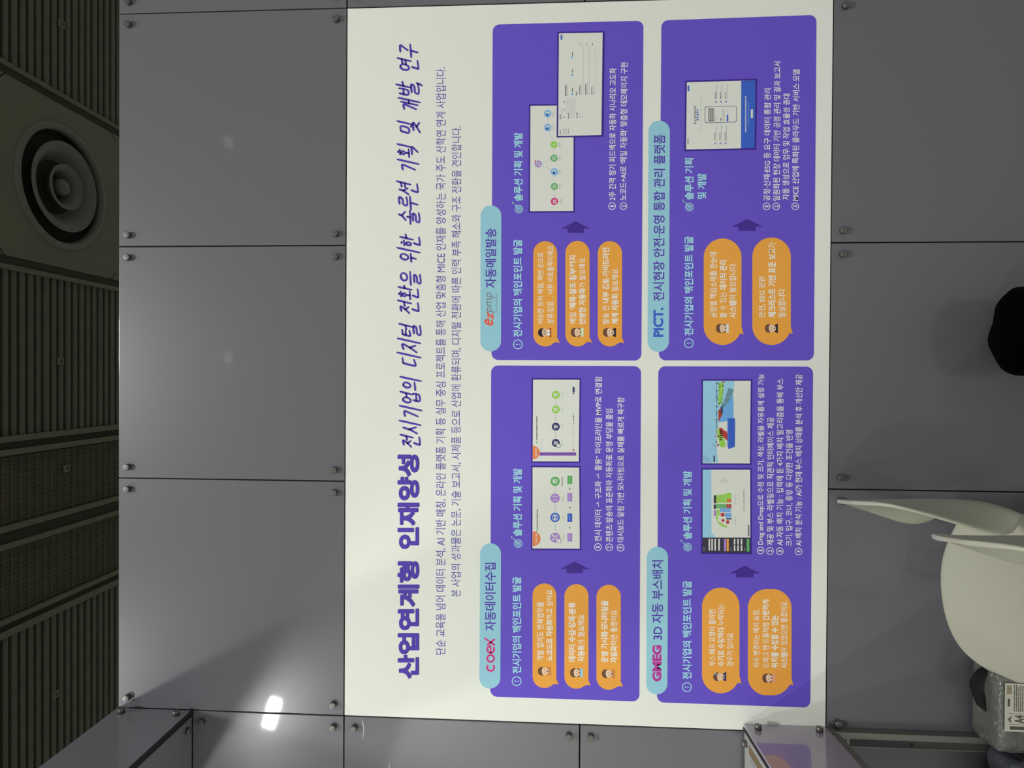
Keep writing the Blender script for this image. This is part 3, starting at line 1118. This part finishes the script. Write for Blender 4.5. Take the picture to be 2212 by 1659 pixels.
for k in range(9):
    f.circle(1175 + 8 * k, 980.5, 1, I_lilac, 4, 8)
f.rect(1236.8, 1241.2, 836, 847, I_navy, 3)
f.circle(1239, 849.5, 1.8, I_navy, 3, 10)
f.circle(1238.8, 972, 1.9, I_rust, 3, 10)
for k, m in enumerate((I_lime, I_lilac, I_rust, I_navy, I_green)):
    f.circle(1239, 915 - 5 * k, 1.5, m, 3, 8)
for k in range(6):
    f.circle(1239, 942 - 4 * k, .7, I_grey, 3, 6)
scribble(f, 1239, 966, 952, .7, I_lgrey, 55)
f.build('screenshot', P1)


# ---- panel with the site safety platform
def d4(f):
    f.text('PICT.', 1422, 728, 664.5, 22, I_blue, 1, .04)
    f.text('전시현장 안전·운영 통합 관리 플랫폼', 1422.6, 650.5, 291, 24.6, I_title, 1, .016, 1424.4)


pill(P4, 1398.6, 1444.8, 261, 760.4, 2.2, d4)
heading(P4, 'alert', (1487.8, 741.4), [('전시기업의 페인포인트 발굴', 1487.8, 725, 510.8, 19.8)])
heading(P4, 'target', (1489, 447.3), [('솔루션 기획', 1488.6, 431.8, 342, 19.6), ('및 개발', 1515.8, 430, 374.7, 19.6)])
bubble(P4, 1519.9, 1601.6, 515.3, 745.2, (1605.8, 722.6), [('공정별 책임소재를 한눈에', 1533, 1548.7, 686, 545), ('볼 수 있는 데이터 관리', 1554, 1569.8, 686.7, 562, '.......bbbbbb'), ('시스템이 필요합니다.', 1575, 1590.6, 686.7, 567.6, 'bbb........')], (1558.5, 709.5, I_brown, I_paper, 'long'))
bubble(P4, 1624.9, 1708, 513.4, 745.2, (1711.8, 722), [('안전, ESG 관련', 1638.5, 1653.4, 686, 597.8), ('체크리스트 기반 표준 보고가', 1659, 1676, 686, 524, 'bbbbbbbbbbbbbb.'), ('절실합니다', 1681, 1696.5, 686, 624)], (1664.5, 709.5, I_brown, I_hair, 'collar'))
arrow(P4, (1613.8, 473.5), (1578.5, 1649), 490.6, (1595, 1631.6), 498.9)
bullets(P4, [('1', 1655.7, 446, '공정·산재·ESG 등 요구 데이터 통합 관리', 1656, 434, 1658, 191.5, 15),
             ('2', 1676.3, 446, '일원화된 현장 데이터 기반 공정 관리 및 결과 보고서', 1676.8, 434, 1679.2, 133.5, 15.2),
             ('', 0, 0, '자동 생성으로 업무 및 작업 효율성 증대', 1697, 431.8, 1699.2, 203, 15),
             ('3', 1717.5, 446, 'MICE 산업에 특화된 클라우드 기반 서비스 모델', 1717.8, 434, 1719.8, 150.3, 15.2)])
f = framed([(1483.4, 178.2), (1631.8, 173.8), (1629.6, 320.2), (1481.8, 323.2)], 3.6)
f.poly([(1600.9, 175), (1631.8, 173.8), (1629.6, 320.2), (1600.4, 321)], I_blue, 2)
f.rect(1484.8, 1488.6, 185.4, 197.4, I_blue, 3)
scribble(f, 1486, 312, 300, 1.8, I_dark, 61)
f.text('전시 산업 현장 관리', 1501.3, 269, 229, 5.2, I_dark, 3, .02)
f.text('통합 솔루션', 1506.8, 261, 236.6, 5, I_blue, 3, .02)
scribble(f, 1513.6, 286, 212, .8, I_lgrey, 63)
f.rquad([(1522, 230.5), (1591.5, 229), (1591.2, 264.5), (1522, 266)], 5, I_navy, 3, 5)
f.rquad([(1523, 231.5), (1590.5, 230), (1590.2, 263.5), (1523, 265)], 4.5, I_paper, 4, 5)
f.rect(1529.5, 1542.6, 234.5, 263, ink('print_photo_grey', (138, 136, 134)), 5)
for k in range(3):
    scribble(f, 1532.5 + 4 * k, 260, 238, 2.0, I_lgrey, 70 + k, 6)
scribble(f, 1546.5, 262, 252, 1.2, I_grey, 73, 5)
scribble(f, 1557, 261, 255, 1.8, I_dark, 74, 5)
for k in range(4):
    bar(f, 1560 + 1.6 * k, 261, 236, .6, I_lgrey, 5)
f.rect(1569.5, 1573, 248, 263, I_blue, 5)
scribble(f, 1571.5, 243, 236, .9, I_grey, 75, 5)
for u in (1545, 1556, 1567):
    f.rect(u - 2, u + 2, 308, 312, I_lilac, 3)
    scribble(f, u - 1, 304, 286, 1.4, I_dark, int(u))
    scribble(f, u + 2.2, 304, 272, .7, I_grey, int(u) + 1)
    f.rect(u - 1, u + 3, 218.5, 222.5, I_lilac, 3)
    scribble(f, u, 214, 200, 1.4, I_dark, int(u) + 2)
    scribble(f, u + 3.2, 214, 182, .7, I_grey, int(u) + 3)
scribble(f, 1610.5, 286, 208, 2.4, I_paper, 81, 3)
scribble(f, 1616.8, 272, 220, .8, I_lsky, 82, 3)
f.rquad([(1621.6, 236.5), (1626.2, 236.4), (1626, 255.4), (1621.4, 255.5)], 1, I_paper, 3, 3)
f.build('screenshot', P4)


# ---- panel with the booth layout tool
def d3(f):
    f.text('GMEG', 1419, 1472, 1393.4, 20, I_mag2, 1, .055)
    f.text('3D 자동 부스배치', 1419.8, 1381.6, 1210, 24.4, I_title, 1, .016, 1420.6)


pill(P3, 1395.6, 1441.4, 1181.2, 1499.6, 1.6, d3)
heading(P3, 'alert', (1483.6, 1483.9), [('전시기업의 페인포인트 발굴', 1484, 1467, 1254.6, 19.8)])
heading(P3, 'target', (1485.2, 1181.7), [('솔루션 기획 및 개발', 1484.8, 1164.6, 1017, 19.6)])
bubble(P3, 1516.2, 1597.2, 1269, 1497.2, (1601, 1476.8), [('부스 배치 요청이 몰리면', 1531, 1545.6, 1438, 1316.4), ('수기로 수정하다 누락되는', 1549.9, 1565, 1439, 1305, 'bbbbbbbb.....'), ('경우가 있어요', 1569.9, 1584, 1439, 1367.5)], (1553, 1461.5, I_brown, I_navy, 'collar clip'))
bubble(P3, 1615.2, 1709.6, 1272.2, 1501.6, (1713, 1480.5), [('자주 변경되는 배치 요청,', 1626.7, 1641, 1441.5, 1315.7), ('드래그 앤 드롭처럼 간편하게', 1646.7, 1661.5, 1442, 1295, '...........bbbb'), ('위치를 수정할 수 있는', 1665.5, 1681.5, 1442, 1328.7, 'B'), ('시스템이 있었으면 좋겠어요.', 1686, 1701, 1443, 1297, 'bbb............')], (1658.5, 1464.5, I_brown, I_pink, 'long'))
arrow(P3, (1608.6, 1221.7), (1574.5, 1642.7), 1239, (1589.8, 1627), 1246.9)
bullets(P3, [('1', 1642.7, 1188.8, 'Drag and Drop으로 수정 및 크기, 색상, 라벨을 자유롭게 설정 가능', 1643.2, 1176.3, 1645, 808, 16),
             ('2', 1663, 1190, '제공 및 부스 라벨링으로 직관적 인터페이스 제공', 1663.4, 1177.5, 1664.4, 901.4, 15.2),
             ('3', 1684, 1190.4, 'AI 자동 배치 기능 : 입력해 둔 4가지 배치 알고리즘을 통해 부스', 1684, 1178, 1685, 817.8, 15.2),
             ('', 0, 0, '크기, 입구, 코너, 중앙 등 다양한 조건을 반영', 1704.2, 1179.4, 1705, 928.4, 15.6),
             ('4', 1724.5, 1191, 'AI 배치 분석 기능 : AI가 현재 부스 배치 상태를 분석 후 개선안 제공', 1724.4, 1179, 1725.6, 808.6, 15.4)])
f = framed([(1517.8, 1014.2), (1620.4, 1014.4), (1620.6, 1193.6), (1517.4, 1193.2)])
f.poly([(1517.8, 1014.2), (1536, 1014.2), (1536.8, 1150), (1546, 1161), (1517.6, 1161)], I_lsky, 2)
f.poly([(1517.5, 1161), (1620.5, 1161), (1620.6, 1193.6), (1517.4, 1193.2)], I_dark, 2)
for u in (1532, 1538, 1544.5, 1553):
    f.rect(u - 1.6, u + 1.6, 1163.5, 1189, I_paper, 3)
f.rect(1563.5, 1568.5, 1163.5, 1190.5, I_lilac, 3)
f.rect(1569.5, 1574, 1163.5, 1190.5, I_orange, 3)
for u in (1586.5, 1594, 1601.5):
    f.rect(u - 1.6, u + 1.6, 1163.5, 1176, I_paper, 3)
    f.rect(u - 1.6, u + 1.6, 1178, 1190, I_paper, 3)
f.rect(1612.5, 1618.5, 1163.5, 1191, I_green, 3)
for u in (1520.5, 1578.5, 1608):
    scribble(f, u, 1190, 1182, 1.0, I_lgrey, int(u))
# isometric hall plan: blocks of booths in rows
f.poly([(1541.5, 1070), (1549, 1069), (1549, 1087), (1541.5, 1086.5)], I_dark, 3)
f.poly([(1541.5, 1089.5), (1546, 1089.5), (1546, 1099), (1541.5, 1099)], I_dark, 3)
f.poly([(1541.5, 1102), (1546, 1102), (1547, 1114), (1542, 1115)], I_lilac, 3)
for k in range(6):
    u = 1546.5 + 5.6 * k
    f.poly([(u, 1070 - k * .8), (u + 5, 1069.2 - k * .8), (u + 5, 1085.5), (u, 1086)], I_lime, 4)
    f.rect(u, u + 5, 1089, 1098, I_green if k < 4 else I_rust, 3)
f.poly([(1569, 1065), (1577, 1063.5), (1577, 1076), (1569, 1076)], I_lime, 5)
f.rect(1570, 1579, 1078, 1084, I_red, 5)
for k in range(4):
    u = 1555.5 + 5.8 * k
    f.rect(u, u + 5, 1097, 1106, I_sky, 4)
f.rect(1547.5, 1554, 1101, 1114, I_lime, 4)
f.rect(1556.5, 1564.5, 1108, 1115, I_rust, 4)
f.rect(1566, 1579.5, 1108, 1117.5, I_sky, 4)
f.poly([(1545, 1116), (1550, 1116), (1555, 1128), (1563, 1134), (1571, 1137), (1571, 1139), (1561, 1138), (1552, 1131)], I_lime, 4)
f.poly([(1549, 1119), (1555, 1121), (1558, 1129), (1553, 1128)], I_paper, 5)
f.circle(1561.5, 1124, 3.2, I_rust, 4, 12)
f.rect(1568, 1580, 1119, 1122, I_navy, 4)
f.rect(1568.5, 1574.5, 1124, 1131, I_rust, 4)
for k in range(10):
    f.line((1552 + 2.2 * k, 1030 + 2.2 * abs(k - 5)), (1553.5 + 2.2 * k, 1043), .5, I_lgrey, 3)
f.text('3F Hall D 평면도', 1606.6, 1103, 1057, 4.6, I_grey, 3, .0)
scribble(f, 1587.5, 1088, 1068, .8, I_grey, 91)
scribble(f, 1588.5, 1132, 1116, .8, I_grey, 92)
f.rect(1615, 1618.4, 1134, 1158, I_grey, 3)
f.build('screenshot', P3)
f = framed([(1518.4, 822.3), (1621.4, 822.4), (1619.6, 1001), (1517.4, 1000.6)])
f.poly([(1518.4, 822.3), (1586, 822.4), (1584, 858), (1584.5, 908), (1552, 912), (1552, 922), (1546, 930), (1550.5, 999), (1517.5, 1000.4)], I_lsky, 2)
f.poly([(1552, 912), (1584.5, 908), (1583.5, 862), (1580, 848), (1566, 868), (1555, 880)], I_sky, 3)
f.poly([(1552, 829), (1562.5, 824.5), (1562, 846), (1559, 868), (1552, 878)], I_lime, 4)
rd = random.Random(5)
for k in range(26):
    u, v = rd.uniform(1549, 1561), rd.uniform(826, 872)
    f.rect(u, u + 1.8, v, v + rd.uniform(1.5, 4), rd.choice((I_green, I_hair, I_lime, I_hair)), 5)
for k in range(34):
    v = 824 + 4.0 * k
    f.rect(1546.5, 1546.5 + rd.uniform(1, 3.2), v, v + rd.uniform(1, 3.4), rd.choice((I_navy, I_dark, I_green)), 5)
f.poly([(1559, 825), (1564, 822.6), (1563, 828)], I_rust, 6)
f.poly([(1551.5, 886), (1558, 882), (1559.5, 896), (1552, 911)], I_rust, 5)
for k in range(5):
    f.rect(1556 + 1.1 * k, 1556.7 + 1.1 * k, 880 - 2 * k, 894, I_dark, 6)
f.poly([(1558, 880), (1562, 872), (1573, 838), (1584, 842), (1577, 862), (1567, 877)], I_teal, 6)
f.line((1569, 858), (1581, 858), .8, I_lsky, 7)
f.line((1563, 872), (1571, 872), .8, I_lsky, 7)
f.poly([(1550, 924), (1556, 930), (1562, 944), (1567.5, 960), (1564, 966), (1556, 966), (1552, 950), (1549, 936)], I_lime, 4)
f.poly([(1553, 924), (1559, 924), (1562, 929), (1569, 932), (1572, 940), (1571, 952), (1563, 945), (1555, 936)], I_rust, 5)
for k in range(5):
    f.rect(1554, 1560, 930 + 4.6 * k, 932.6 + 4.6 * k, I_hair, 6)
f.poly([(1571, 903), (1587.5, 903.5), (1587, 965), (1573, 970), (1571, 962)], I_blue, 5)
f.poly([(1571, 903), (1574, 903), (1574.5, 967), (1573, 970), (1571, 962)], ink('print_mid_blue', (72, 110, 206)), 6)
for v, a in ((962, 1537), (943, 1542)):
    f.line((a, v - 1), (1552, v + 3), .7, I_rust, 5)
    f.circle(1551.5, v - 1, 2, I_hair, 6, 8)
for u, v, L in ((1520, 982, 16), (1525, 986, 11), (1531, 989, 8)):
    f.rect(u, u + 3, v, v + L, I_grey if u != 1531 else I_blue, 3)
    f.rect(u + .6, u + 2.4, v + .6, v + L - .6, I_lsky, 4)
f.rect(1541, 1544, 984, 998, I_dark, 3)
f.build('screenshot', P3)


# ------------------------------------------------------------------ white moulded chairs
def shell_mesh():
    prof = [(.222, .440, .035), (.214, .447, .095), (.190, .453, .148), (.14, .456, .184), (.06, .452, .208), (-.04, .442, .212), (-.11, .431, .186), (-.165, .427, .146), (-.200, .443, .136),
            (-.212, .472, .160), (-.215, .51, .192), (-.216, .56, .198), (-.215, .62, .195), (-.213, .68, .186), (-.210, .735, .168), (-.208, .775, .138), (-.207, .802, .09), (-.207, .812, .03)]
    b = bmesh.new()
    n = 12
    rows = []
    for i, (fx, z, w) in enumerate(prof):
        back = max(0, min(1, (i - 7) / 3))
        top = max(0, min(1, (i - 11) / 4))
        row = []
        for k in range(n + 1):
            t = -1 + 2 * k / n
            q = t * t * (w / .19) ** 2
            row.append(b.verts.new((fx + back * (1 - 1.0 * top) * .070 * q, t * w, z + (1 - back) * .018 * q)))
        rows.append(row)
    for a, c in zip(rows, rows[1:]):
        for k in range(n):
            b.faces.new((a[k], a[k + 1], c[k + 1], c[k]))
    return b


def chair(loc, rz, label):
    e = empty('moulded_chair', loc, rz)
    tag(e, label, 'chair', 'white moulded chairs')
    o = from_bm('seat_shell', shell_mesh(), M_chair, e, True)
    sd = o.modifiers.new('thickness', 'SOLIDIFY')
    sd.thickness = .011
    sd.offset = 0
    ss = o.modifiers.new('smooth', 'SUBSURF')
    ss.levels = ss.render_levels = 2
    for sx in (-1, 1):
        for sy in (-1, 1):
            b = bmesh.new()
            add_tube(b, [(sx * .09 - .01, sy * .10, .442), (sx * .13 - .01, sy * .15, .2), (sx * .16 - .01, sy * .185, .0)], [.012, .011, .009], 10)
            from_bm('leg', b, M_leg, e, True)
    return e


CH = chair((.553, -.297, 0), math.pi + math.radians(8.5), "white moulded chair next to the wall, its wide seat showing")
c2 = CH.copy()
COL.objects.link(c2)
c2.location = (.565, -.768, 0)
c2['label'] = "white moulded chair nearer the viewer, only its thin backrest overlapping the other chair's seat"
for ch in CH.children:
    q = ch.copy()
    COL.objects.link(q)
    q.parent = c2

# ------------------------------------------------------------------ black round container by the wall
bx, by = level(2203, 716, .30)
bn = empty('waste_bin', (bx, by, 0))
tag(bn, "matte black rounded container at the picture's right edge, before the grey wall", 'bin')
bm = bmesh.new()
add_lathe(bm, [(.001, .004), (.098, .004), (.1, 0), (.104, .02), (.119, .292), (.121, .297), (.118, .296), (.102, .03), (.001, .03)], 'Z', 48)
from_bm('body', bm, M_black, bn, True)
bm = bmesh.new()
n = 40
rings = []
for h, dr in ((.20, .004), (.285, .0055), (.304, .005), (.308, .0), (.302, -.006), (.24, -.012), (.06, -.03)):
    ring = []
    for k in range(n):
        a = 2 * math.pi * k / n
        rr = .118 + dr + .0008 * math.sin(5 * a + 1) + .0005 * math.sin(9 * a + h * 40)
        zz = h + (.004 * math.sin(4 * a) + .003 * math.sin(7 * a + 2) if h > .27 else 0)
        ring.append(bm.verts.new((rr * math.cos(a), rr * math.sin(a), zz)))
    rings.append(ring)
for a, b in zip(rings, rings[1:]):
    for k in range(n):
        bm.faces.new((a[k], a[(k + 1) % n], b[(k + 1) % n], b[k]))
bm.faces.new(rings[-1])
from_bm('liner', bm, M_black, bn, True)

# ------------------------------------------------------------------ wrapped packs of paper on the floor
M_wrap = mat('clear_film_over_paper', (96, 96, 91), .22, noise=.35, nscale=14, bump=.5, bscale=26, coat=.3)
M_wrap2 = mat('blue_grey_film', (72, 75, 84), .25, noise=.35, nscale=14, bump=.5, bscale=26)
M_lab = mat('paper_label', (200, 198, 184), .6)
M_labink = mat('label_ink', (84, 80, 74), .6)
M_labgold = mat('label_gold', (140, 124, 78), .6)
M_strap = mat('black_strap', (16, 16, 22), .6)


def soft_box(x0, x1, y0, y1, z0, z1, seed, amp=.004):
    b = bmesh.new()
    add_box(b, x0, x1, y0, y1, z0, z1, 0)
    bmesh.ops.subdivide_edges(b, edges=b.edges[:], cuts=7, use_grid_fill=True)
    rd = random.Random(seed)
    cx_, cy_, cz_ = (x0 + x1) / 2, (y0 + y1) / 2, (z0 + z1) / 2
    for v in b.verts:
        p = Vector(((v.co.x - cx_) / (x1 - x0) * 2, (v.co.y - cy_) / (y1 - y0) * 2, (v.co.z - cz_) / (z1 - z0) * 2))
        cnt = sum(1 for t in p if abs(t) > .9)
        if cnt >= 2:
            for i, d in enumerate((x1 - x0, y1 - y0, z1 - z0)):
                if abs(p[i]) > .9:
                    v.co[i] -= math.copysign(.006, p[i])
        if v.co.z > z0 + .02:
            v.co += Vector((rd.uniform(-amp, amp), rd.uniform(-amp, amp), rd.uniform(-amp, amp)))
    return b


def label_part(parent, x0, x1, z0, z1, y, big):
    b = bmesh.new()
    q = .0006

    def r(xa, xb, za, zb, mi, lay):
        b.faces.new([b.verts.new((x, y - q * lay, z)) for x, z in ((xa, za), (xb, za), (xb, zb), (xa, zb))]).material_index = mi
    r(x0, x1, z0, z1, 0, 1)
    L, H = x1 - x0, z1 - z0
    r(x0 + .04 * L, x0 + .11 * L, z0 + .12 * H, z0 + .78 * H, 1, 2)
    rd = random.Random(4)
    for k in range(6):
        za = z0 + H * (.12 + .09 * k)
        x = x0 + .42 * L
        while x < x0 + .94 * L:
            w = rd.uniform(.01, .035) * L
            r(x, x + w, za, za + .045 * H, 1, 2)
            x += w + .008 * L
    for k in range(4):
        r(x0 + (.78 + .045 * k) * L, x0 + (.81 + .045 * k) * L, z0 + .72 * H, z0 + .92 * H, 2, 2)
    r(x0 + .52 * L, x0 + .68 * L, z0 + .78 * H, z0 + .88 * H, 1, 2)
    r(x0 + .145 * L, x0 + .15 * L, z0 + .15 * H, z0 + .85 * H, 1, 2)
    r(x0 + .37 * L, x0 + .375 * L, z0 + .15 * H, z0 + .85 * H, 1, 2)
    vs, fs = text_geo('A4', .03)
    w_, h_ = .17 * L, .42 * H
    n0 = [b.verts.new((x0 + .175 * L + a * w_, y - q * 2, z0 + .16 * H + c * h_)) for a, c in vs]
    for fc in fs:
        b.faces.new([n0[i] for i in fc]).material_index = 1
    b.faces.new([b.verts.new((x, y - q * 2, z)) for x, z in ((x0 + .17 * L, z0 + .7 * H), (x0 + .25 * L, z0 + .76 * H), (x0 + .34 * L, z0 + .68 * H), (x0 + .25 * L, z0 + .88 * H))]).material_index = 1
    me = bpy.data.meshes.new('label_sheet')
    b.to_mesh(me)
    b.free()
    return link('label_sheet', me, [M_lab, M_labink, M_labgold], parent)


pk = empty('paper_pack', (.150, -.015, 0))
tag(pk, 'film-wrapped pack of A4 paper with black carrying strap, beside the white chairs', 'paper pack', 'wrapped paper packs')
from_bm('wrapped_body', soft_box(-.120, .118, -.125, 0, 0, .337, 2, .0022), M_wrap, pk, True)
label_part(pk, -.050, .086, .258, .320, -.1285, True)
b = bmesh.new()
pts = [(.097, .31), (.096, .330), (.088, .343), (.074, .354), (.056, .363), (.042, .363), (.022, .356), (.004, .350), (-.012, .344), (-.022, .332), (-.025, .31)]
rows = []
for i_, (x, z) in enumerate(pts):
    (xa, za), (xb, zb) = pts[max(i_ - 1, 0)], pts[min(i_ + 1, len(pts) - 1)]
    d = Vector((xb - xa, zb - za)).normalized()
    t = .0025 + .004 * math.sin(math.pi * i_ / (len(pts) - 1))
    rows.append([b.verts.new((x - d.y * k * t, yy, z + d.x * k * t)) for yy, k in ((-.079, 1), (-.051, 1), (-.051, -1), (-.079, -1))])
for r0, r1 in zip(rows, rows[1:]):
    for k in range(4):
        b.faces.new((r0[k], r0[(k + 1) % 4], r1[(k + 1) % 4], r1[k]))
from_bm('strap', b, M_strap, pk)
p2 = empty('paper_pack', (-.100, -.045, 0))
tag(p2, "film-wrapped paper pack in the picture's lower right corner, below the strapped pack", 'paper pack', 'wrapped paper packs')
from_bm('wrapped_body', soft_box(-.12, .112, -.115, 0, 0, .310, 5, .0022), M_wrap2, p2, True)
label_part(p2, -.03, .100, .215, .302, -.1185, False)

print('objects', len(COL.objects))
